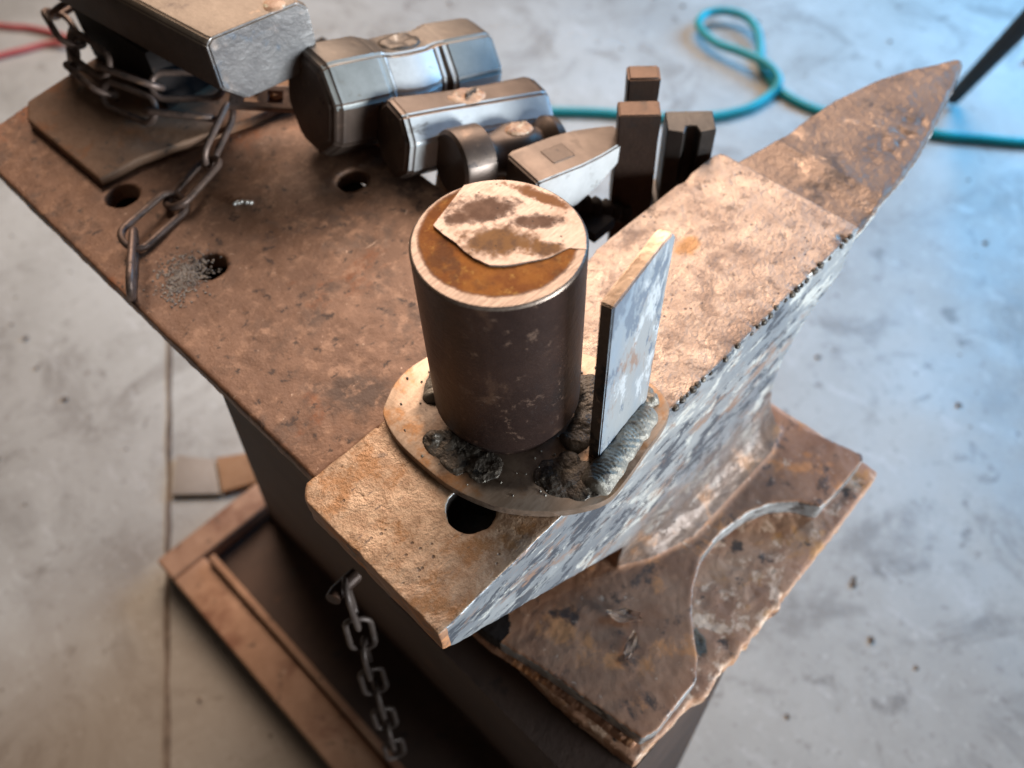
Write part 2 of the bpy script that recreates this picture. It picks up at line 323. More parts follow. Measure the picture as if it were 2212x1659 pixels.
def prism_bm(poly, z0, z1, bevel=0, seg=2):
    bm = bmesh.new()
    vs = [bm.verts.new((x, y, z0)) for x, y in poly]; f = bm.faces.new(vs)
    r = bmesh.ops.extrude_face_region(bm, geom=[f])
    bmesh.ops.translate(bm, vec=(0, 0, z1 - z0), verts=[v for v in r['geom'] if isinstance(v, bmesh.types.BMVert)])
    bmesh.ops.recalc_face_normals(bm, faces=bm.faces)
    if bevel: bmesh.ops.bevel(bm, geom=bm.edges[:], offset=bevel, segments=seg, profile=.6, affect='EDGES', clamp_overlap=True)
    return bm
def box_bm(x0, x1, y0, y1, z0, z1, bevel=0, seg=2): return prism_bm([(x0, y0), (x1, y0), (x1, y1), (x0, y1)], z0, z1, bevel, seg)
def cyl_bm(cx, cy, z0, z1, r, n=32): return prism_bm([(cx + r * math.cos(2 * math.pi * i / n), cy + r * math.sin(2 * math.pi * i / n)) for i in range(n)], z0, z1)
def loft_bm(secs, cap=True):
    bm = bmesh.new(); rows = [[bm.verts.new(p) for p in s] for s in secs]; n = len(rows[0])
    for a, b in zip(rows, rows[1:]):
        for i in range(n): bm.faces.new((a[i], a[(i + 1) % n], b[(i + 1) % n], b[i]))
    if cap: bm.faces.new(rows[0]); bm.faces.new(rows[-1])
    bmesh.ops.recalc_face_normals(bm, faces=bm.faces); return bm
def lathe_bm(prof, n=64, cx=0, cy=0):
    return loft_bm([[(cx + r * math.cos(2 * math.pi * i / n), cy + r * math.sin(2 * math.pi * i / n), z) for i in range(n)] for r, z in prof])
def spline(pts, n):
    P = [Vector(p) for p in pts]; P = [2 * P[0] - P[1]] + P + [2 * P[-1] - P[-2]]; out = []
    for i in range(1, len(P) - 2):
        for k in range(n):
            t = k / n; a, b, c, d = P[i - 1:i + 3]
            out.append(.5 * ((2 * b) + (c - a) * t + (2 * a - 5 * b + 4 * c - d) * t * t + (3 * b - a - 3 * c + d) * t ** 3))
    out.append(P[-2]); return out
def tube_bm(pts, r, n=10):
    secs = []; up = Vector((0, 0, 1))
    for i, p in enumerate(pts):
        t = (pts[min(i + 1, len(pts) - 1)] - pts[max(i - 1, 0)]).normalized()
        s = t.cross(up if abs(t.z) < .95 else Vector((1, 0, 0))).normalized(); u = s.cross(t)
        rr = r(i / (len(pts) - 1)) if callable(r) else r
        secs.append([p + rr * (math.cos(a) * s + math.sin(a) * u) for a in (2 * math.pi * k / n for k in range(n))])
    return loft_bm(secs)
def evaluated(o):
    dg = bpy.context.evaluated_depsgraph_get(); dg.update()
    me = bpy.data.meshes.new_from_object(o.evaluated_get(dg)); return me
def cut(bm, cutters):
    """boolean difference, returns a mesh"""
    o = bpy.data.objects.new('tmp', mesh_bm(bm)); col.objects.link(o); tmp = [o]
    for cb in cutters:
        c = bpy.data.objects.new('tmpc', mesh_bm(cb)); col.objects.link(c); tmp.append(c)
        m = o.modifiers.new('b', 'BOOLEAN'); m.operation = 'DIFFERENCE'; m.object = c; m.solver = 'EXACT'
    me = evaluated(o)
    for t in tmp: bpy.data.objects.remove(t)
    return me
def remesh(me, voxel, smooth=0):
    o = bpy.data.objects.new('tmp', me); col.objects.link(o)
    m = o.modifiers.new('r', 'REMESH'); m.mode = 'VOXEL'; m.voxel_size = voxel; m.adaptivity = 0
    if smooth:
        s = o.modifiers.new('s', 'SMOOTH'); s.factor = .5; s.iterations = smooth
    r = evaluated(o); bpy.data.objects.remove(o); return r
def rough_up(me, fn):
    nv = [v.normal.copy() for v in me.vertices]
    for v, n in zip(me.vertices, nv): v.co += fn(v.co, n)
    me.update()
def nz(p, s, o=0): return noise.noise(Vector((p[0] * s + o, p[1] * s - o, p[2] * s + 2 * o)))
def add_bm(a, b):
    me = bpy.data.meshes.new('t'); b.to_mesh(me); b.free(); a.from_mesh(me); bpy.data.meshes.remove(me)
def by_normal(me, fn):
    for p in me.polygons: p.material_index = fn(p.normal, p.center)

# ------------------------------------------------------------------ floor
bm = bmesh.new(); bmesh.ops.create_grid(bm, x_segments=2, y_segments=2, size=9)
fl = struct(link('floor', mesh_bm(bm), 'floor', loc=(0.6, .4, 0))); fl.location = (0, 0, 0)
# saw-cut joint: a shallow strip of packed dirt
jp = [(.40, 1.16), (.1214, .7336), (.0143, .5681), (-.0915, .4062), (-.1919, .2483), (-.45, -.16)]
def strip_bm(pts, w, z0, z1):
    L, Rr = [], []
    for i, p in enumerate(pts):
        a = Vector(pts[max(i - 1, 0)]); b = Vector(pts[min(i + 1, len(pts) - 1)]); t = (b - a).normalized(); n = Vector((-t.y, t.x)) * w * (1 + .25 * math.sin(i * 5.1))
        L.append(tuple(Vector(p) + n)); Rr.append(tuple(Vector(p) - n))
    return prism_bm(L + Rr[::-1], z0, z1)
pts = [(jp[i][0] + (jp[i + 1][0] - jp[i][0]) * k / 8 + random.uniform(-.001, .001), jp[i][1] + (jp[i + 1][1] - jp[i][1]) * k / 8) for i in range(len(jp) - 1) for k in range(8)]
struct(link('floor_joint', mesh_bm(strip_bm(pts, .0032, -.002, .0012)), 'joint'))

# ------------------------------------------------------------------ stand
SX = lambda z: .0135 - (z + .0185) * .077       # front face leans out toward the floor
st = thing('anvil_stand', 'dark rusty steel anvil stand with light brown base frame on concrete floor', 'stand', (0, 0, 0))
prof = [(-.132, -.1840), (.0525, -.1840), (.0525, -.0185), (.1427, -.0185), (.4000, -.585), (-.140, -.585)]
front = [(SX(z), y, F + z) for y, z in prof]; back = [(.1555, y, F + z) for y, z in prof]
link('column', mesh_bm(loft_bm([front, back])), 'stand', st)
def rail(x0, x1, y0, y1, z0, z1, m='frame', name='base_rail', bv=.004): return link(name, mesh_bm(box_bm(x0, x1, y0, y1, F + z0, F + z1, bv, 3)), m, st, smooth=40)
rail(-.072, -.030, -.10, .4000, -.585, -.560); rail(-.072, .148, .4005, .436, -.585, -.5605)
for x, y in ((-.05, .41), (-.05, -.08), (.12, .41), (.12, -.08)): rail(x - .018, x + .018, y - .018, y + .018, -.600, -.5975, 'stand', 'foot_pad', .0005)
rail(-.0290, -.0205, -.095, .3880, -.5855, -.550, 'frame', 'inner_strip', .002)
rail(-.072, .148, -.10, .432, -.5974, -.5860, 'stand', 'bottom_plate', .001)
pg = tube_bm([Vector((.012, .054, F - .125)), Vector((-.004, .052, F - .122)), Vector((-.008, .050, F - .121))], lambda t: .0048, 12)
link('hook_peg', mesh_bm(pg), 'toolbar', st, smooth=50)
link('tool_shelf', mesh_bm(box_bm(.1560, .345, .0545, .118, F - .165, F - .155, .001)), 'stand', st)

# ------------------------------------------------------------------ anvil
an = thing('anvil', 'worn steel anvil with pointed horn, round hole in heel and flaking side', 'anvil', (0, 0, F))
bp = [(0, 0), (0, -.019), (.006, -.026), (.1365, -.1265), (.1340, -.1535), (.290, -.1535), (.289, -.085), (.305, -.055), (.333, -.036), (.3345, 0)]
secs = [[(x, y, z) for x, z in bp] for y in (-.0505, .0505)]
bmA = loft_bm(secs)
rc = .010                                     # round the far left corner of the heel
corner = prism_bm([(-.01, .062), (-.01, .0405), (-.001, .0405), (.001, .0455), (.005, .0495), (.010, .0515), (.010, .062)], -.06, .02)
me = cut(bmA, [cyl_bm(.0508, -.0172, -.2, .1, .0118, 40), corner])
bmA = bmesh.new(); bmA.from_mesh(me)
# sweep of the waist into the foot
fil = [(-.049, -.100), (-.0510, -.113), (-.0540, -.126), (-.0590, -.137), (-.066, -.146), (-.076, -.1535), (-.049, -.1535)]
add_bm(bmA, loft_bm([[(x, -.049 + (y + .049) * k, -.1535 + (z + .1535) * k2) for y, z in fil] for x, k, k2 in ((.1338, .10, .25), (.142, .32, .5), (.155, .62, .75), (.185, 1, 1), (.270, 1, 1), (.2905, .75, .85))]))
fp = [(.0450, .050), (.0461, -.0208), (.0551, -.0622), (.0646, -.1270), (.0738, -.1302), (.1119, -.1291), (.1162, -.1259), (.1230, -.1215), (.1330, -.1114), (.1412, -.1034), (.1558, -.0929), (.1767, -.0840),
      (.1989, -.0830), (.2235, -.0876), (.2380, -.0945), (.2500, -.1050), (.2575, -.1195), (.2811, -.1210), (.3090, -.1202), (.3120, -.1175), (.3038, -.0812), (.3030, .050)]
add_bm(bmA, prism_bm(fp, -.1685, -.1520))
me = remesh(mesh_bm(bmA), .00125, 3)
def anv(p, n):
    d = Vector((0, 0, 0))
    d += n * (.00030 * nz(p, 90) + .00018 * nz(p, 260, 3))
    if n.y < -.4 and p.z > -.12: d += n * (.0004 * nz((p.x * .5, p.y, p.z), 140, 5))
    ey, ez = p.y + .0505, p.z
    if .10 < p.x < .36 and abs(ey) < .006 and abs(ez) < .006:      # hammered, beaded right edge
        k = max(0, 1 - (abs(ey) + abs(ez)) / .007)
        b = nz((p.x, 0, 0), 105, 2) + .6 * nz((p.x, 0, 0), 210, 5)
        d += k * (Vector((0, .0040, -.0030)) * max(0, b - .16) + Vector((0, .0005, -.0004)) * nz((p.x, 0, 0), 40, 9))
    if p.y > .044 and p.z > -.008 and p.x > .05:                    # chipped left edge
        b = max(0, nz((p.x, 0, 0), 55, 7) - .05); d += Vector((0, -.006, -.003)) * b * max(0, 1 - (.0505 - p.y) / .007)
    if p.x < .004 and p.z > -.02: d += Vector((.0012, 0, 0)) * max(0, nz((0, p.y, p.z), 120, 4))
    return d
rough_up(me, anv)
me.materials.clear()
def am(n, c):
    if c.x > .3335 and n.z > -.3 and n.y > -.6: return 2
    if math.hypot(c.x - .0508, c.y + .0172) < .0140 and c.z < -.0012: return 5  # hole wall painted black to stand for the shade inside
    if n.z > .55 and c.z > -.02: return 0
    if n.y < -.12 and c.z > -.1505 and c.y > -.09 and c.x > .004: return 1
    if math.hypot(c.x - .0508, c.y + .0172) < .0128 and c.z < -.003: return 5
    if c.z < -.1525 and c.z > -.1680 and abs(n.z) < .55: return 4
    return 3
by_normal(me, am)
link('body', me, ['face', 'side', 'horn', 'foot', 'edge', 'black'], an, smooth=180)
bb = bmesh.new(); x = .150
while x < .332:
    t = bmesh.new(); r = random.uniform(.0010, .0021); bmesh.ops.create_icosphere(t, subdivisions=2, radius=r)
    for v in t.verts: v.co *= 1 + .25 * nz(v.co, 900, x * 50); v.co.x *= 1.25
    bmesh.ops.translate(t, vec=(x, -.0500 + random.uniform(-.0005, .0005), -.0012 + random.uniform(-.0006, .0004)), verts=t.verts); add_bm(bb, t)
    x += random.choice((.0038, .0045, .005, .0062, .0085, .012))
link('edge_bead', mesh_bm(bb), 'welddark', an, smooth=180)
# horn : flat-topped, tapering to a point that swings to the right
hs = [(.328, .0440, -.0503, -.0075, .034), (.340, .0415, -.0500, -.0075, .033), (.353, .0385, -.0490, -.0072, .031), (.372, .0335, -.0474, -.0045, .028), (.384, .0318, -.0462, -.0058, .026), (.41, .0312, -.0438, -.0062, .027), (.435, .0285, -.0395, -.0060, .026),
      (.4754, .0180, -.0300, -.0050, .022), (.500, .0065, -.0245, -.0042, .017), (.516, -.0035, -.0205, -.0036, .012), (.5265, -.0098, -.0168, -.0034, .006)]
secs = []
for x, yl, yr, zt, th in hs:
    w = yl - yr; c = (yl + yr) / 2
    secs.append([(x, yl - .0015, zt), (x, yl, zt - .003), (x, yl - .02 * w, zt - .35 * th), (x, yl - .16 * w, zt - .75 * th), (x, c, zt - th),
                 (x, yr + .16 * w, zt - .75 * th), (x, yr + .02 * w, zt - .35 * th), (x, yr, zt - .003), (x, yr + .0015, zt), (x, c, zt + .0008)])
me = remesh(mesh_bm(loft_bm(secs)), .0012, 3)
def hrn(p, n):
    d = n * (.0004 * nz(p, 60) + .00018 * nz(p, 220, 3))
    if n.z > .6:
        q = max(0, 1 - math.hypot((p.x - .43) / .04, (p.y + .022) / .016))
        d += n * (-.0022 * min(1, 2 * q) * max(0, nz((p.x + .004 * nz(p, 60), p.y, 0), 130, 9) + .05))
        d += n * (-.0009 * max(0, nz((p.x, p.y, 0), 75, 12) - .25))
    ey = n.y < -.2 and p.z > -.02
    if ey: d += n * .0007 * nz(p, 130, 6)
    return d
rough_up(me, hrn); me.materials.clear()
by_normal(me, lambda n, c: 1 if n.y < -.5 and n.z < .35 and c.z < -.006 else 0)
link('horn', me, ['horn', 'side'], an, smooth=180)
lp = [(.050, .050), (.0505, -.0853), (.0553, -.1309), (.108, -.1335)]
for i in range(60):
    x = .110 + .205 * i / 59; lp.append((x, -.1360 + (.0022 * nz((x, 0, 0), 160) + .0015 * nz((x, 0, 0), 420, 3)) * (1.6 if x < .2 else .4) + .003 * max(0, (x - .2) / .1)))
lp += [(.3195, -.1318), (.315, .050)]
me = remesh(mesh_bm(prism_bm(lp, -.1838, -.1686)), .0015, 1)
rough_up(me, lambda p, n: n * (.0008 * nz(p, 90) + .0004 * nz(p, 300, 3)) if n.z > .5 else n * (.0009 * nz(p, 160)))
for v in me.vertices: v.co.z = min(max(v.co.z, -.1838), -.1684)
link('sole_plate', me, 'crust', an, smooth=180)
# narrow weld run along the front of the foot
def bead_bm(pts, w, h, ripple=.0032, seed=0, nu=None, nv=9):
    P = [Vector(p) for p in pts]; L = [0]
    for a, b in zip(P, P[1:]): L.append(L[-1] + (b - a).length)
    nu = nu or max(16, int(L[-1] / .0005)); bm = bmesh.new(); rows = []
    def at(s):
        for i in range(len(P) - 1):
            if s <= L[i + 1] or i == len(P) - 2:
                t = (s - L[i]) / (L[i + 1] - L[i]); return P[i].lerp(P[i + 1], t), (P[i + 1] - P[i]).normalized()
    for i in range(nu + 1):
        s = L[-1] * i / nu; c, t = at(s); sd = Vector((-t.y, t.x, 0)).normalized()
        e = min(1, (min(s, L[-1] - s) / (w * .6))); e = math.sqrt(max(0, 1 - (1 - e) ** 2)); row = []
        for k in range(nv):
            v = -1 + 2 * k / (nv - 1); ph = (s - .35 * w * (1 - v * v)) / ripple + .6 * nz((s, v * .01, 0), 120, seed)
            saw = 1 - (ph % 1.0)
            hh = h * e * max(0, 1 - v * v) ** .6 * (.88 + .08 * saw * (1 - .3 * v * v) + .30 * nz((s, v * .006, 0), 150, seed + 2)) + .0005 * nz((c.x + v * w, c.y, 0), 420, seed) + .0003 * nz((c.x + v * w, c.y, 0), 1100, seed)
            ww = w * (.35 + .65 * e) * (1 + .14 * nz((s, 0, 0), 160, seed + (1 if v > 0 else 4)))
            row.append(bm.verts.new(c + sd * v * ww + Vector((0, 0, max(hh, -.0003)))))
        rows.append(row)
    for a, b in zip(rows, rows[1:]):
        for k in range(nv - 1): bm.faces.new((a[k], a[k + 1], b[k + 1], b[k]))
    # skirt closes the underside
    low = [bm.verts.new(r[0].co * 1) for r in rows]
    bm.verts.ensure_lookup_table()
    for v in low: bm.verts.remove(v)
    return bm
link('weld_bead', mesh_bm(bead_bm([(.0470, .045, -.1688), (.0480, -.022, -.1688), (.0560, -.063, -.1688), (.0645, -.125, -.1688)], .0045, .004, .004, 3)), 'foot', an, smooth=60)

# ------------------------------------------------------------------ steel table beside the anvil
tb = thing('steel_table', 'rust brown steel plate table with drilled holes beside the anvil', 'table', (0, 0, F))
tp = [(.0115, .0520), (.196, .0520), (.196, .470), (.030, .430), (.0100, .425)]
me = cut(prism_bm(tp, -.018, -.006, .0008, 1), [cyl_bm(.0545, .3035, -.1, .1, .0105), cyl_bm(.1625, .2075, -.1, .1, .0102), cyl_bm(.0575, .2105, -.1, .1, .0102)])
me.materials.clear(); me = remesh(me, .0016, 1)
rough_up(me, lambda p, n: n * .0002 * nz(p, 120) + (Vector((n.x, n.y, 0)) * (.0004 * nz(p, 60) + .0004 * nz(p, 240, 3)) if abs(n.z) < .9 else Vector()))
link('table_top', me, 'table', tb, smooth=180)
for p in ((.16, .10), (.16, .36)):    # brackets that carry the hammer rail
    link('rail_bracket', mesh_bm(box_bm(.190, .262, p[1] - .006, p[1] + .006, -.040, -.0343, .0005)), 'black', tb)
link('hammer_rail', mesh_bm(box_bm(.246, .266, .075, .375, -.034, -.026, .001)), 'black', tb, smooth=40)
link('hole_backing', mesh_bm(box_bm(.030, .150, .160, .415, -.040, -.034, .001)), 'black', tb)  # unseen dark sheet added so the table holes look dark
link('support_web', mesh_bm(prism_bm([(.16, .142), (.172, .142), (.172, .40), (.16, .40)], -.045, -.0182)), 'black', tb)

# ------------------------------------------------------------------ bending tool standing on the anvil
Z0 = .0006
bt = thing('bending_tool', 'welded steel tool of thick round post and upright blade on a rounded plate', 'tool', (.1030, .0096, F + Z0))
dp = [(.0531, .0442), (.0565, .0510), (.0639, .0558), (.0725, .0598), (.0830, .0615), (.0960, .0600), (.1100, .0560), (.1240, .0470), (.1400, .0270), (.1530, .0000), (.1600, -.0250), (.1605, -.0380), (.1580, -.0470), (.1525, -.0530), (.1420, -.0562), (.1317, -.0575), (.1180, -.0600), (.1053, -.0618), (.0970, -.0618), (.0880, -.0582),
      (.0749, -.0486), (.0612, -.0324), (.0540, -.0170), (.0503, -.0011), (.0495, .0190), (.0505, .0340)]
sp = spline([(x - .103, y - .0096, 0) for x, y in dp + dp[:1]], 4)[:-1]
me = mesh_bm(prism_bm([(p.x, p.y) for p in sp], 0, .0055, .0007, 2)); by_normal(me, lambda n, c: 0 if n.z > .6 else 1)
link('base_plate', me, ['disc', 'discrim'], bt, smooth=40)
H = .1180
prof = [(.0300, .0055), (.0304, .0075), (.0348, .0165), (.0354, .0178), (.0354, H - .0012), (.0349, H - .0004), (.0343, H)]
me = mesh_bm(lathe_bm(prof, 128)); 
for p in me.polygons: p.material_index = 1 if (p.normal.z > .3 and p.center.z > .1) else 0
link('post', me, ['post', 'ring'], bt, smooth=16)
# raised, ground part of the sawn end
cxy = (.1030, .0096)
pl = [(.0905, .0336), (.0898, .0270), (.0899, .0200), (.0890, .0142), (.0891, .0092), (.0906, .0022), (.0935, -.0012), (.0968, -.0040), (.1087, -.0112), (.1184, -.0136), (.1225, -.0190)]
arc = [(cxy[0] + .0340 * math.cos(a), cxy[1] + .0340 * math.sin(a)) for a in [R(-50 + (62 + 50) * k / 26) for k in range(27)]]
poly = [(x - cxy[0], y - cxy[1]) for x, y in pl[:]] + [(x - cxy[0], y - cxy[1]) for x, y in arc] + [(.1150 - cxy[0], .0415 - cxy[1])]
fine = []
for i in range(len(poly)):
    a, b = Vector(poly[i]), Vector(poly[(i + 1) % len(poly)]); n = max(1, int((b - a).length / .0009))
    for k in range(n):
        p = a.lerp(b, k / n)
        if math.hypot(p.x, p.y) < .0325: p += Vector((nz((p.x, p.y, 0), 900), nz((p.x, p.y, 0), 900, 4))) * .00016
        fine.append((p.x, p.y))
bmp = prism_bm(fine, H - .0002, H + .0013)
for v in bmp.verts:                # ground down to nothing toward the far right rim
    if v.co.z > H: v.co.z = H + .0013 - .0011 * min(1, max(0, (v.co.x * .75 - v.co.y * .5 + .012) / .040))
link('raised_end', mesh_bm(bmp), 'plateau', bt)
# upright blade
bl = bmesh.new()
n0 = (.1066, -.0398); n1 = (.1078, -.0456); f0 = (.1560, -.0340); f1 = (.1572, -.0398)
prof_s = [(0, .0055), (0, .1170), (.20, .1188), (.48, .1212), (.80, .1236), (.93, .1236), (1.0, .1196), (.995, .09), (1.0, .0055)]
def bpt(a, b, s, z):
    wob = .0006 * math.sin(z * 160 + s * 3)
    return (a[0] + (b[0] - a[0]) * s - .103 + wob, a[1] + (b[1] - a[1]) * s - .0096, z)
fa = (n0[0] + (f0[0] - n0[0]) * .86, n0[1] + (f0[1] - n0[1]) * .86); fb = (n1[0] + (f1[0] - n1[0]) * .86, n1[1] + (f1[1] - n1[1]) * .86)
me = mesh_bm(loft_bm([[bpt(n0, fa, s, z) for s, z in prof_s], [bpt(n1, fb, s, z) for s, z in prof_s]]))
bm2 = bmesh.new(); bm2.from_mesh(me); bmesh.ops.bevel(bm2, geom=bm2.edges[:], offset=.0006, segments=2, affect='EDGES', clamp_overlap=True)
me = mesh_bm(bm2); by_normal(me, lambda n, c: 1 if n.z > .5 else (2 if n.x < -.6 else 0))  # colour by facing: warm-lit top, shaded near edge, cool-lit sides
link('blade', me, ['blade', 'bladetop', 'bladeedge'], bt, smooth=40)
def W(p, z=.0055): return (p[0] - .103, p[1] - .0096, z)
def dimes(bm, pts, w, h, step, seed):
    P = spline([W(p) for p in pts], 30); acc = 0; last = None; k = 0
    for i, p in enumerate(P):
        if last is not None and (p - last).length < step * (1 + .35 * nz((k, 0, 0), .7, seed)): continue
        last = p; k += 1; t = (P[min(i + 1, len(P) - 1)] - P[max(i - 1, 0)]).normalized(); a = math.atan2(t.y, t.x)
        b = bmesh.new(); bmesh.ops.create_icosphere(b, subdivisions=3, radius=1)
        q = 1 + .22 * nz((k, 0, 0), .9, seed + 3)
        mt = Matrix.Translation(p + Vector((.0007 * nz((k, 1, 0), .8, seed), .0007 * nz((k, 2, 0), .8, seed), 0))) @ Matrix.Rotation(a, 4, 'Z') @ Matrix.Rotation(-.5, 4, 'Y') @ Matrix.Diagonal((w * .62, w * q, h * q, 1))
        b.transform(mt); add_bm(bm, b)
def crater(bm, p, r, tube, seed):
    c = Vector(W(p)); n = 22
    for k in range(n):
        a = 2 * math.pi * k / n
        if nz((math.cos(a), math.sin(a), 0), 1.1, seed) < -.28: continue
        b = bmesh.new(); bmesh.ops.create_icosphere(b, subdivisions=2, radius=tube * (1 + .5 * nz((math.cos(a), math.sin(a), 0), 1.9, seed)))
        bmesh.ops.translate(b, vec=c + Vector((r * math.cos(a), r * math.sin(a) * .9, .0003)), verts=b.verts); add_bm(bm, b)
    b = dome_bm(c, r * 1.05, .0011, seed); add_bm(bm, b)
def fused(bm, mat, vox=.00042, amp=.00018):
    me = remesh(mesh_bm(bm), vox, 6); rough_up(me, lambda p, n: n * (.0004 * nz(p, 190) + amp * nz(p, 420) + amp * .8 * nz(p, 1000, 4)))
    for v in me.vertices: v.co.z = max(v.co.z, .0050)
    return link('weld_bead', me, mat, bt, smooth=180)
def dome_bm(c, r, h, seed):
    bm = bmesh.new(); bmesh.ops.create_icosphere(bm, subdivisions=3, radius=1)
    for v in bm.verts:
        k = 1 + .22 * nz(v.co, 1.7, seed); v.co = Vector((c[0] + v.co.x * r * k, c[1] + v.co.y * r * k, c[2] + v.co.z * h * k))
    return bm
link('weld_bead', mesh_bm(bead_bm([W(p, .0053) for p in ((.0940, -.0530), (.1050, -.0515), (.1210, -.0482), (.1350, -.0455), (.1480, -.0430))], .0080, .0062, .0021, 1, nv=31)), 'weld', bt, smooth=70)
wb = bmesh.new(); dimes(wb, [(.1460, -.0420), (.1520, -.0400), (.1550, -.0340)], .0040, .0038, .0016, 6); add_bm(wb, dome_bm(W((.1525, -.0418)), .0040, .0046, 4)); fused(wb, 'weld')
link('weld_bead', mesh_bm(bead_bm([W(p, .0053) for p in ((.1030, -.0285), (.1110, -.0300), (.1220, -.0260), (.1330, -.0185), (.1420, -.0080))], .0070, .0045, .0024, 2, nv=21)), 'welddark', bt, smooth=70)
link('weld_bead', mesh_bm(bead_bm([W(p, .0053) for p in ((.0770, .0365), (.0850, .0435), (.0950, .0475))], .0055, .0060, .0022, 4, nv=21)), 'weld', bt, smooth=70)
wb = bmesh.new()
for p, r, h in (((.0628, .0205), .0052, .0022), ((.0645, .0125), .0042, .0016), ((.0630, .0045), .0062, .0014), ((.0668, -.0060), .0060, .0013), ((.0715, -.0120), .0040, .0012)): add_bm(wb, dome_bm(W(p), r, h, int(r * 1e5)))
[add_bm(wb, dome_bm(W(p), r, .0007, 11)) for p, r in (((.0640, .0160), .0085), ((.0650, .0040), .0100), ((.0690, -.0080), .0090))]
crater(wb, (.0627, .0203), .0050, .0008, 1); add_bm(wb, dome_bm(W((.0630, .0203)), .0034, .0040, 2)); crater(wb, (.0625, .0040), .0056, .0009, 3); crater(wb, (.0662, -.0072), .0052, .0008, 6); fused(wb, 'welddark')
wb = bmesh.new()
for p, r, h in (((.0930, -.0390), .0085, .0016), ((.0985, -.0350), .0060, .0022), ((.0870, -.0340), .0058, .0013), ((.0905, -.0490), .0062, .0012), ((.0995, -.0440), .0045, .0014)): add_bm(wb, dome_bm(W(p), r, h, int(r * 1e5)))
[add_bm(wb, dome_bm(W(p), r, .0007, 12)) for p, r in (((.0910, -.0400), .0120), ((.0960, -.0470), .0110), ((.0880, -.0340), .0090))]
crater(wb, (.0925, -.0395), .0064, .0010, 4); crater(wb, (.0850, -.0372), .0044, .0007, 7); crater(wb, (.0905, -.0500), .0040, .0007, 9); fused(wb, 'welddark')
sb = bmesh.new()
for k in range(150):
    a = random.uniform(0, 2 * math.pi); rr = random.uniform(.037, .054); x, y = rr * math.cos(a), rr * math.sin(a)
    if random.random() < .5: x, y = -.010 + random.gauss(0, .012), -.052 + random.gauss(0, .008)
    t = bmesh.new(); s = random.uniform(.00025, .0008); bmesh.ops.create_icosphere(t, subdivisions=1, radius=s)
    if math.hypot(x, y) > .056 and not (x < .04 and y > -.068 and y < -.03 and x > -.02): t.free(); continue
    bmesh.ops.translate(t, vec=(x, y, .0057), verts=t.verts); add_bm(sb, t)
o = link('weld_spatter', mesh_bm(sb), 'weld', bt, smooth=180); o['kind'] = 'stuff'

# ------------------------------------------------------------------ hammers resting with heads up on table edge and rail
def octa(r, k=.42):      # octagon (y,z), flats up
    return [(r * a, r * b) for a, b in ((1, k), (k, 1), (-k, 1), (-1, k), (-1, -k), (-k, -1), (k, -1), (1, -k))]
def head_secs(spec, nfun): return [[(x, y * w, z * h + dz) for y, z in nfun] for x, w, h, dz in spec]
def bevel_me(bm, off, seg=2, ang=20):
    es = [e for e in bm.edges if len(e.link_faces) == 2 and e.calc_face_angle(0) > R(ang)]
    bmesh.ops.bevel(bm, geom=es, offset=off, segments=seg, affect='EDGES', clamp_overlap=True); return mesh_bm(bm)
def handle(parent, x, z0, z1, r, wood='wood', top=True):
    secs = []
    for z, k in ((z1, 1.0), (z1 - .05, 1.05), (z1 - .16, .85), (z0 + .06, 1.05), (z0, 1.0)):
        secs.append([(x + 1.25 * r * k * math.cos(a), .85 * r * k * math.sin(a), z) for a in (2 * math.pi * i / 16 for i in range(16))])
    link('handle', mesh_bm(loft_bm(secs)), wood, parent, smooth=50)
def eye_end(parent, x, z, rx, ry, seed):
    bm = bmesh.new(); n = 28; rows = []
    for q in (1.0, .92, .6, .3):
        rows.append([bm.verts.new((x + rx * q * math.cos(a), ry * q * math.sin(a), z + (0 if q == 1 else .0012 + .0022 * nz((math.cos(a) * q, math.sin(a) * q, 0), 2.2, seed)))) for a in (2 * math.pi * i / n for i in range(n))])
    for a, b in zip(rows, rows[1:]):
        for i in range(n): bm.faces.new((a[i], a[(i + 1) % n], b[(i + 1) % n], b[i]))
    bm.faces.new(rows[-1]); return mesh_bm(bm)
def wedge(parent, x, z, l, w, rz):
    o = link('wedge', mesh_bm(box_bm(-l, l, -w, w, -.004, .0012, .0003)), 'ham_grey', parent, loc=(x, 0, z)); o.rotation_euler = (0, 0, rz)
TZ = F - .0058
# sledge
sl = thing('sledge_hammer', 'large octagonal sledge hammer head with dark striking face, resting at table edge', 'hammer', (.1650, .2410, TZ + .0385), R(-8), None, R(13))
sp_ = [(0, .84, .84, 0), (.004, .97, .97, 0), (.008, 1, 1, 0), (.040, 1, 1, 0), (.045, .80, .92, 0), (.052, .92, .90, 0), (.064, .98, .90, 0), (.076, .92, .90, 0), (.083, .80, .92, 0), (.089, .98, .98, 0), (.122, .96, .96, 0), (.127, .93, .93, 0), (.130, .82, .82, 0)]
me = bevel_me(loft_bm(head_secs(sp_, octa(.0318))), .0028, 3, 12)
by_normal(me, lambda n, c: 0 if n.x < -.5 or n.z < -.3 else (3 if n.y < -.3 and n.z > .3 and (c.x < .045 or c.x > .09) else (2 if n.y < -.6 and c.x > .044 else (0 if n.y < -.6 else 1))))  # shaded face and lit right facets chosen by facing
link('head', me, ['ham_dark', 'ham_grey', 'ham_bright', 'ham_pale'], sl, smooth=30)
link('handle_end', eye_end(sl, .064, .0286, .0150, .0095, 1), 'ham_grey', sl, smooth=60)
handle(sl, .064, -.40, -.0285, .0135)
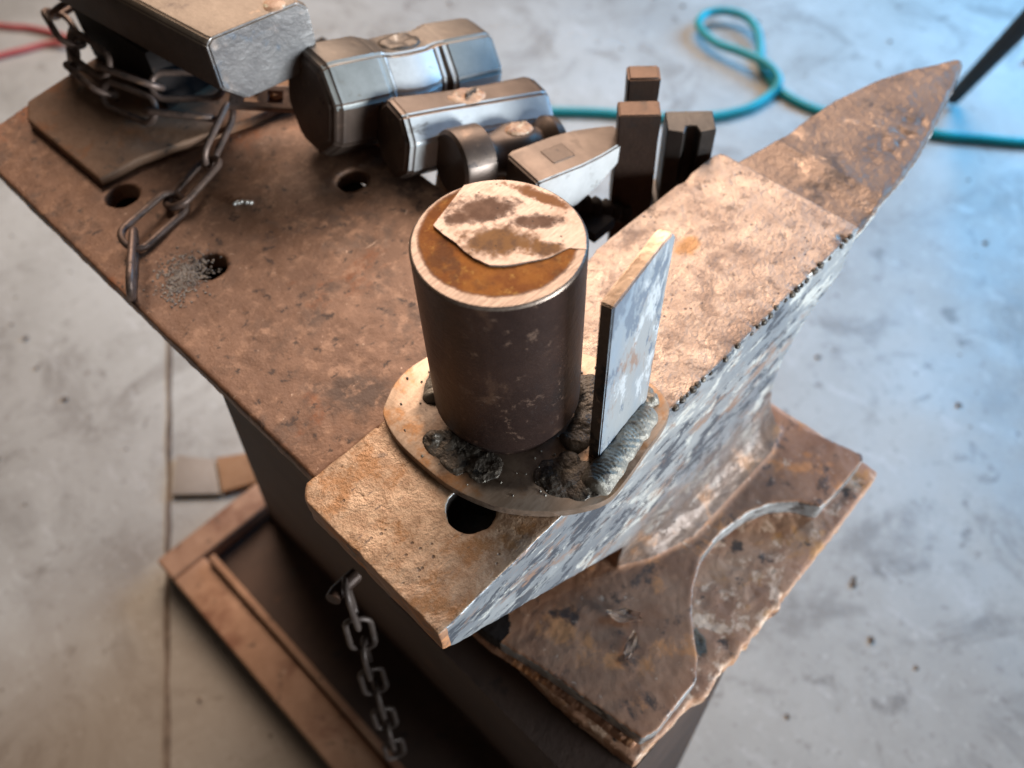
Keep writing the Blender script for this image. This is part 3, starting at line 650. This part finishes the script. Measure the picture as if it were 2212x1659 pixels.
# second hammer: octagonal drilling hammer
h2 = thing('club_hammer', 'octagonal club hammer head with cracked pale handle end, between sledge and ball peen hammer', 'hammer', (.1840, .1880, TZ + .0285), R(-14), None, R(13))
sp_ = [(0, .88, .92, 0), (.003, .99, 1.0, 0), (.006, 1, 1, 0), (.030, .90, .98, 0), (.050, .88, .96, 0), (.070, .90, .96, 0), (.100, 1, .98, 0), (.104, .98, .96, 0), (.107, .88, .86, 0)]
me = bevel_me(loft_bm(head_secs(sp_, octa(.0225, .46))), .0024, 3, 12)
by_normal(me, lambda n, c: 0 if n.x < -.5 or n.z < -.3 else (1 if n.z > .85 or n.y > 0 else (2 if n.z > .2 or c.z > -.004 else 0)))  # painted light: dark near face and underside, bright right side
link('head', me, ['ham_dark', 'ham_mid', 'ham_bright'], h2, smooth=30)
link('handle_end', eye_end(h2, .050, .0213, .0135, .0085, 3), 'woodend', h2, smooth=60)
wedge(h2, .053, .0241, .006, .0008, .5); handle(h2, .050, -.34, -.0215, .0105)
# ball peen
h3 = thing('ball_peen_hammer', 'small ball peen hammer head with round face and ball end', 'hammer', (.1950, .1480, TZ + .0250), R(-14), None, R(11))
pr = [(.0001, 0), (.0150, 0), (.0168, .0014), (.0172, .003), (.0172, .0185), (.0155, .0200), (.0110, .0225), (.0105, .0250), (.0115, .030), (.0138, .037), (.0142, .042), (.0135, .048), (.0095, .054), (.0088, .0565), (.0115, .059), (.0135, .063), (.0128, .0675), (.0095, .0705), (.0045, .0722), (.0002, .0725)]
bmh = lathe_bm([(r * 1.22, z * 1.12) for r, z in pr], 40)
for v in bmh.verts:
    x, y, z = v.co; v.co = Vector((z, y, -x))
    if .031 < z < .058: v.co.z = max(min(v.co.z, .0145), -.0145); v.co.y *= .92
me = mesh_bm(bmh); by_normal(me, lambda n, c: 0 if n.x < -.7 or n.z < -.5 else 1)  # near face and underside painted in the shaded tone
link('head', me, ['ham_dark', 'ham_mid'], h3, smooth=35)
link('handle_end', eye_end(h3, .047, .0144, .0095, .0062, 5), 'woodend', h3, smooth=60)
handle(h3, .047, -.30, -.0140, .0082)
# cross peen, tapering wedge
h4 = thing('cross_peen_hammer', 'narrow steel cross peen hammer head with bright tapered side, rectangular eye on top', 'hammer', (.2140, .1080, TZ + .0190), R(-10), None, R(7))
q4 = [(1, 1), (-1, 1), (-1, -1), (1, -1)]
sp_ = [(0, .0150, .0135, 0), (.003, .0165, .0150, 0), (.018, .0165, .0150, 0), (.032, .0165, .0150, 0), (.048, .0150, .0120, .003), (.066, .0110, .0075, .0065), (.0760, .0080, .0030, .0105)]
me = bevel_me(loft_bm(head_secs(sp_, q4)), .0012, 2)
by_normal(me, lambda n, c: 0 if n.x < -.6 or n.z < -.6 else (2 if n.y < -.5 else 1))  # right side gets the painted lit tone, near face the shaded one
link('head', me, ['ham_dark', 'ham_mid', 'ham_bright'], h4, smooth=30)
link('handle_end', mesh_bm(box_bm(.018, .034, -.0068, .0068, .0135, .0155, .0006)), 'ham_dark', h4)
handle(h4, .026, -.30, -.0152, .0085)

# ------------------------------------------------------------------ bar tools standing behind the anvil
def bar_tool(label, x, y, rz, w, d, ztop, lean=(0, 0)):
    t = thing('tool_bar', label, 'steel bar', (x, y, F - .155), rz, None)
    h = ztop + .155
    s = [[(w * a * k + lean[0] * z / h, d * b * k + lean[1] * z / h, z) for a, b in ((1, 1), (-1, 1), (-1, -1), (1, -1))] for z, k in ((0, .9), (.09, .95), (.13, 1.08), (h - .02, 1), (h - .001, 1.03), (h, .98))]
    me = bevel_me(loft_bm(s), .0012, 2, 30); by_normal(me, lambda n, c: 1 if n.z > .6 else 0)
    link('shank', me, ['toolbar', 'tooltop'], t, smooth=35)
    return t
bar_tool('dark rusty square bar with orange struck end, standing behind the anvil face', .2900, .0830, R(-46), .0122, .0070, .040)
bar_tool('taller dark square bar standing behind the bar with orange struck end', .3120, .0985, R(-46), .0095, .0070, .046)
sw = thing('bottom_swage', 'black steel swage tool with vertical groove beside the anvil horn', 'tool', (.3260, .0690, F - .155), R(-46))
gro = [(.015, -.008), (.015, .011), (-.015, .011), (-.015, -.008), (-.005, -.0105), (-.003, -.004), (.003, -.004), (.005, -.0105)]
link('grooved_head', bevel_me(prism_bm(gro, .115, .172), .0007, 1), 'swage', sw, smooth=30)
link('shoulder', mesh_bm(box_bm(-.018, .018, -.013, .014, .100, .1148, .0015)), 'swage', sw, smooth=40)
link('shank', mesh_bm(box_bm(-.010, .010, -.010, .010, 0, .0998, .001)), 'swage', sw, smooth=40)
# short twisted dark bar between table and tools
tw = []
for i in range(60):
    u = i / 59; p = Vector((.2420 + .040 * u, .1010 - .022 * u, F - .010 - .026 * u))
    tw.append(p)
bmt = tube_bm(tw, lambda t: .0058 * (1 + .25 * math.sin(t * 40)), 8)
tag(link('twisted_bar', mesh_bm(bmt), 'black', smooth=60), 'short black twisted bar beside the cross peen hammer', 'steel bar')

# ------------------------------------------------------------------ block chained at the far end of table
slab = tag(link('steel_slab', mesh_bm(prism_bm([(.0477, .410), (.0500, .319), (.0779, .318), (.150, .2975), (.1990, .290), (.1990, .455), (.0575, .428)], -.0058, .0015, .0022, 3)), 'slab', loc=(0, 0, F), smooth=40), 'flat rusty steel slab under the chained steel block', 'steel slab')
bk = thing('swage_block', 'heavy steel block with pale end on black post, wrapped in chain', 'steel block', (0, 0, F))
link('post', mesh_bm(prism_bm([(.118, .345), (.190, .350), (.196, .447), (.116, .440)], .0017, .0450, .002)), 'black', bk, smooth=40)
hd = [(-.0315, .0190), (-.028, .0225), (.028, .0225), (.034, .017), (.034, -.012), (.026, -.0225), (-.018, -.0225), (-.0315, -.010)]
def bpos(u, v, t):    # u across, v up, t along
    return (.1520 + u - .02 * t / .2, .2530 - .14 * u + t, .0680 + v)
bmk = loft_bm([[bpos(u * k, v * k, t) for u, v in hd] for t, k in ((0, .95), (.003, 1), (.21, 1), (.213, .96))])
me = bevel_me(bmk, .0010, 2); by_normal(me, lambda n, c: 2 if n.y < -.55 else (0 if n.z > .5 else 1))  # lit end and shaded sides painted by facing
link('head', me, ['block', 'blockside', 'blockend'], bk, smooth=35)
link('painted_gleam', mesh_bm(dome_bm((.1680, .2570, .0900), .0068, .0016, 3)), 'woodend', bk, smooth=180)  # low pale dome standing in for a coppery gleam on the block

# ------------------------------------------------------------------ chains
def link_mesh(L, w, r, mat='chain'):
    path = []
    a = L / 2 - w / 2
    for k in range(9): t = -math.pi / 2 + math.pi * k / 8; path.append(Vector((a + w / 2 * math.cos(t), w / 2 * math.sin(t), 0)))
    for k in range(9): t = math.pi / 2 + math.pi * k / 8; path.append(Vector((-a + w / 2 * math.cos(t), w / 2 * math.sin(t), 0)))
    n = len(path); secs = []
    for i, p in enumerate(path):
        t = (path[(i + 1) % n] - path[i - 1]).normalized(); s = t.cross(Vector((0, 0, 1)))
        secs.append([p + r * (math.cos(q) * s + math.sin(q) * Vector((0, 0, 1))) for q in (2 * math.pi * k / 8 for k in range(8))])
    secs.append(secs[0]); bm = loft_bm(secs, cap=False); bmesh.ops.remove_doubles(bm, verts=bm.verts, dist=1e-6)
    me = mesh_bm(bm, 'link'); me.materials.append(M[mat]); me.polygons.foreach_set('use_smooth', [True] * len(me.polygons)); return me
def chain(label, pts, L, w, r, loc, flat=45, up=Vector((0, 0, 1)), jit=8, extra=(), mat='chain'):
    root = thing('chain', label, 'chain', loc); me = link_mesh(L, w, r, mat); pitch = L - 2 * r * 1.15
    P = spline(pts, 24); acc = [0]
    for a, b in zip(P, P[1:]): acc.append(acc[-1] + (b - a).length)
    n = int(acc[-1] / pitch)
    def at(s):
        for i in range(len(P) - 1):
            if s <= acc[i + 1]: return P[i].lerp(P[i + 1], (s - acc[i]) / max(1e-9, acc[i + 1] - acc[i]))
        return P[-1]
    for i in range(n):
        a, b = at(i * pitch), at((i + 1) * pitch); t = (b - a).normalized()
        u = up if abs(t.dot(up)) < .95 else Vector((0, 1, 0))
        s = u.cross(t).normalized(); v = t.cross(s)
        mt = Matrix((t, s, v)).transposed().to_4x4(); ang = R((flat if i % 2 == 0 else flat - 90) + random.uniform(-jit, jit))
        o = bpy.data.objects.new('link', me); col.objects.link(o); o.parent = root
        o.matrix_local = Matrix.Translation((a + b) / 2 - Vector(loc)) @ mt @ Matrix.Rotation(ang, 4, 'X')
    for a, b, roll in extra:
        a, b = Vector(a), Vector(b); t = (b - a).normalized(); s = up.cross(t).normalized(); v = t.cross(s)
        o = bpy.data.objects.new('link', me); col.objects.link(o); o.parent = root
        o.matrix_local = Matrix.Translation((a + b) / 2 - Vector(loc)) @ Matrix((t, s, v)).transposed().to_4x4() @ Matrix.Rotation(R(roll), 4, 'X')
    return root
b = (.11, .38, F + .004)
chain('upper strand of rusty chain wrapped around the black post', [
    (.150, .462, F + .032), (.116, .464, F + .029), (.104, .450, F + .027), (.1020, .410, F + .026), (.1050, .372, F + .024), (.120, .338, F + .022), (.1413, .322, F + .020), (.1680, .300, F + .018)], .046, .0165, .0023, b, 50)
chain('lower strand of rusty chain on slab, its loose end crossing the table', [
    (.112, .457, F + .012), (.098, .438, F + .0130), (.0945, .400, F + .0130), (.0965, .3559, F + .0130), (.113, .320, F + .0130), (.1293, .300, F + .0120), (.1440, .293, F + .0080)], .048, .0165, .0023, b, 50, extra=[
    ((.1400, .3010, F + .0100), (.1080, .2815, F + .0040), 80), ((.1100, .2830, F - .0010), (.0700, .2660, F - .0005), 14), ((.0730, .2680, F - .0010), (.0355, .2560, F + .0010), -28), ((.0385, .2560, F + .0030), (.0125, .2170, F + .0035), 74)])
hc = [(.0015, .0485, F - .118), (-.0010, .046, F - .15), (-.0070, .0455, F - .22), (-.0130, .045, F - .30), (-.0185, .0445, F - .38), (-.0250, .044, F - .47)]
chain('dark chain hanging from peg down the front of the stand', hc, .046, .0160, .0019, hc[0], 30, Vector((1, 0, 0)), mat='chainshade')
# buckle: flat steel plate with slots holding the chain
bu = tag(link('buckle_plate', cut(prism_bm([(-.022, -.0085), (.020, -.0085), (.022, .0085), (-.020, .0085)], -.0025, .0025, .001), [box_bm(-.013, -.003, -.0045, .0045, -.01, .01), box_bm(.003, .013, -.0045, .0045, -.01, .01)]), 'frame'), 'small flat slotted steel buckle joining chain beside sledge hammer', 'buckle')
bu.location = (.1600, .2880, F + .0170); bu.rotation_euler = (R(25), R(6), R(-45)); 
bu.data.materials.clear(); bu.data.materials.append(M['chain'])
tp2 = tag(link('rusty_tab', cut(prism_bm([(.172, .296), (.196, .290), (.200, .318), (.188, .329), (.170, .326)], .0085, .0130, .001), [cyl_bm(.189, .316, -.1, .1, .0028, 14)]), 'patchrust', loc=(0, 0, F - .0042), smooth=40), 'light orange rusty tab with small hole next to sledge hammer', 'steel tab')

# ------------------------------------------------------------------ small bits on table and foot
sv = bmesh.new()
for k in range(7):
    t = bmesh.new(); bmesh.ops.create_icosphere(t, subdivisions=1, radius=.0018); a = k * .55
    bmesh.ops.scale(t, vec=(1.0, .7, .8), verts=t.verts); bmesh.ops.translate(t, vec=(.0012 * k - .004 + .0004 * math.sin(k * 2.1), -.0011 * k + .003 + .0012 * math.sin(a), .0008 + .0003 * (k % 2)), verts=t.verts); add_bm(sv, t)
tag(link('metal_chip', mesh_bm(sv), 'white', loc=(.1025, .2400, F - .0055), smooth=60), 'small curled bright metal chip lying on table between holes', 'metal chip')
def crumbs(n, cx, cy, sx, sy, z, smin, smax, ang):
    bm = bmesh.new(); ca, sa = math.cos(ang), math.sin(ang)
    for k in range(n):
        t = bmesh.new(); bmesh.ops.create_icosphere(t, subdivisions=1, radius=random.uniform(smin, smax))
        for v in t.verts: v.co *= random.uniform(.6, 1.2); v.co.z *= .45
        u, w = random.gauss(0, sx), random.gauss(0, sy); bmesh.ops.translate(t, vec=(cx + u * ca - w * sa, cy + u * sa + w * ca, z), verts=t.verts); add_bm(bm, t)
    return mesh_bm(bm)
o = link('scale_crumbs', crumbs(1000, .0430, .2150, .0085, .0070, F - .0057, .0002, .0010, .6), 'dust'); o['kind'] = 'stuff'; tag(o, 'heap of grey scale crumbs around hole near chain end', 'debris')
o = link('floor_grit', mesh_bm(bmesh.new()), 'joint'); bpy.data.objects.remove(o)
bm = bmesh.new()
for k in range(420):
    x, y = random.uniform(-.3, 1.9), random.uniform(-.6, 1.9); s = random.choice((.001, .0015, .002, .002, .003, .0045))
    t = bmesh.new(); bmesh.ops.create_icosphere(t, subdivisions=1, radius=s)
    for v in t.verts: v.co *= random.uniform(.6, 1.25); v.co.z *= .5
    bmesh.ops.translate(t, vec=(x, y, s * .3), verts=t.verts); add_bm(bm, t)
o = link('floor_grit', mesh_bm(bm), 'joint'); o['kind'] = 'stuff'; tag(o, 'scattered brown grit on the concrete floor', 'grit')
def flake(loc, rx, ry, rz, label, m='paleflake', seed=0):
    bm = bmesh.new(); g = 10; V = []
    for i in range(g + 1):
        for j in range(g + 1):
            u, w = i / g * 2 - 1, j / g * 2 - 1; k = 1 + .35 * nz((u, w, 0), 1.3, seed)
            V.append(bm.verts.new((u * rx * k, w * ry * k * (1 - .5 * abs(u)), .0014 * u * u + .0012 * nz((u, w, 0), 1.7, seed + 2) + .0016)))
    for i in range(g):
        for j in range(g): bm.faces.new((V[i * (g + 1) + j], V[(i + 1) * (g + 1) + j], V[(i + 1) * (g + 1) + j + 1], V[i * (g + 1) + j + 1]))
    bmesh.ops.solidify(bm, geom=bm.faces[:], thickness=.0006)
    o = tag(link('rust_flake', mesh_bm(bm), m, loc=loc, smooth=60), label, 'rust flake', 'rust flakes on anvil foot'); o.rotation_euler = (0, 0, rz); return o
flake((.1120, -.0740, F - .1518), .0095, .0045, R(-55), 'curled pale rust flake on anvil foot under the heel', seed=1)
flake((.1006, -.0885, F - .1518), .0085, .0035, R(20), 'thin pale rust flake at front part of the anvil foot', seed=4)
flake((.1358, -.1144, F - .1682), .0080, .0050, R(60), 'grey flake standing at the mouth of the arched notch', 'weld', 7)

# ------------------------------------------------------------------ things on the floor
zf = .0085
te = [(.62, .95, zf), (.75, .835, zf), (0.8768, 0.6849, 0.0080), (0.9309, 0.6194, 0.0080), (0.9760, 0.5526, 0.0080), (1.0275, 0.4921, 0.0080), (1.0656, 0.4614, 0.0080), (1.1143, 0.4380, 0.0080), (1.1635, 0.4321, 0.0100), (1.1888, 0.4327, 0.0200), (1.2022, 0.4492, 0.0260), (1.2100, 0.4810, 0.0300), (1.2134, 0.5325, 0.0260), (1.2119, 0.5823, 0.0220), (1.2248, 0.6258, 0.0220), (1.2470, 0.6512, 0.0220), (1.2811, 0.6551, 0.0220), (1.3066, 0.6309, 0.0240), (1.3145, 0.5938, 0.0240), (1.2984, 0.5569, 0.0220), (1.2698, 0.5272, 0.0160), (1.2387, 0.5020, 0.0100), (1.2132, 0.4718, 0.0080), (1.1919, 0.4315, 0.0075), (1.1837, 0.3895, 0.0075), (1.1895, 0.3371, 0.0075),
      (1.2200, .2600, zf), (1.2493, .1948, zf), (1.2692, .1549, zf), (1.3024, .1060, zf), (1.3402, .0505, zf), (1.45, -.09, zf), (1.60, -.25, zf)]
tag(link('teal_hose', mesh_bm(tube_bm(spline(te, 8), .0078, 12)), 'teal', smooth=180), 'thin teal green hose with a loop lying on floor behind horn', 'hose')
rd = [(.20, 1.92, .006), (.3369, 1.6888, .006), (.3709, 1.6385, .006), (.3945, 1.5883, .006), (.4074, 1.5384, .008), (.395, 1.525, .012), (.3686, 1.5585, .006), (.3279, 1.5741, .006), (.2884, 1.5909, .006), (.10, 1.66, .006)]
tag(link('red_cord', mesh_bm(tube_bm(spline(rd, 8), .0058, 10)), 'red', smooth=180), 'bent red cord on floor beyond the chained block', 'cord')
tag(link('black_pole', mesh_bm(tube_bm([Vector((1.365, .1915, .014)), Vector((1.166, .1142, .231)), Vector((.850, -.008, .576))], .0125, 24)), 'pipe', smooth=60), 'straight black pole leaning up from floor past the horn tip', 'pole')
for k, (dy, lab) in enumerate(((0, 'thin grey tube on floor beside the black pole'), (-.028, 'second thin grey tube, farther from the black pole'))):
    tag(link('grey_tube', mesh_bm(tube_bm(spline([(1.56 + dy, .150 + dy, .006), (1.60 + dy, .135 + dy * .6, .006), (1.70, .06 + dy, .006), (1.85, -.10 + dy, .006)], 8), .0052, 10)), 'wire', smooth=180), lab, 'tube')
pp = [(.0282, .5688), (.0892, .5042), (.0720, .4680), (.0330, .4730), (-.0102, .5201)]
tag(link('grey_scrap_plate', mesh_bm(prism_bm([(.0270, .5660), (.0570, .5240), (.0340, .4760), (-.0102, .5201)], .0003, .008, .001)), 'patchgrey', smooth=40), 'thin grey steel scrap lying on floor beside stand base', 'scrap plate')
tag(link('rusty_scrap_plate', mesh_bm(prism_bm([(.0600, .5230), (.0960, .4970), (.160, .46), (.120, .4320), (.0365, .4755)], .0003, .010, .001)), 'patchrust', smooth=40), 'orange rusty steel scrap lying on floor against stand base', 'scrap plate')
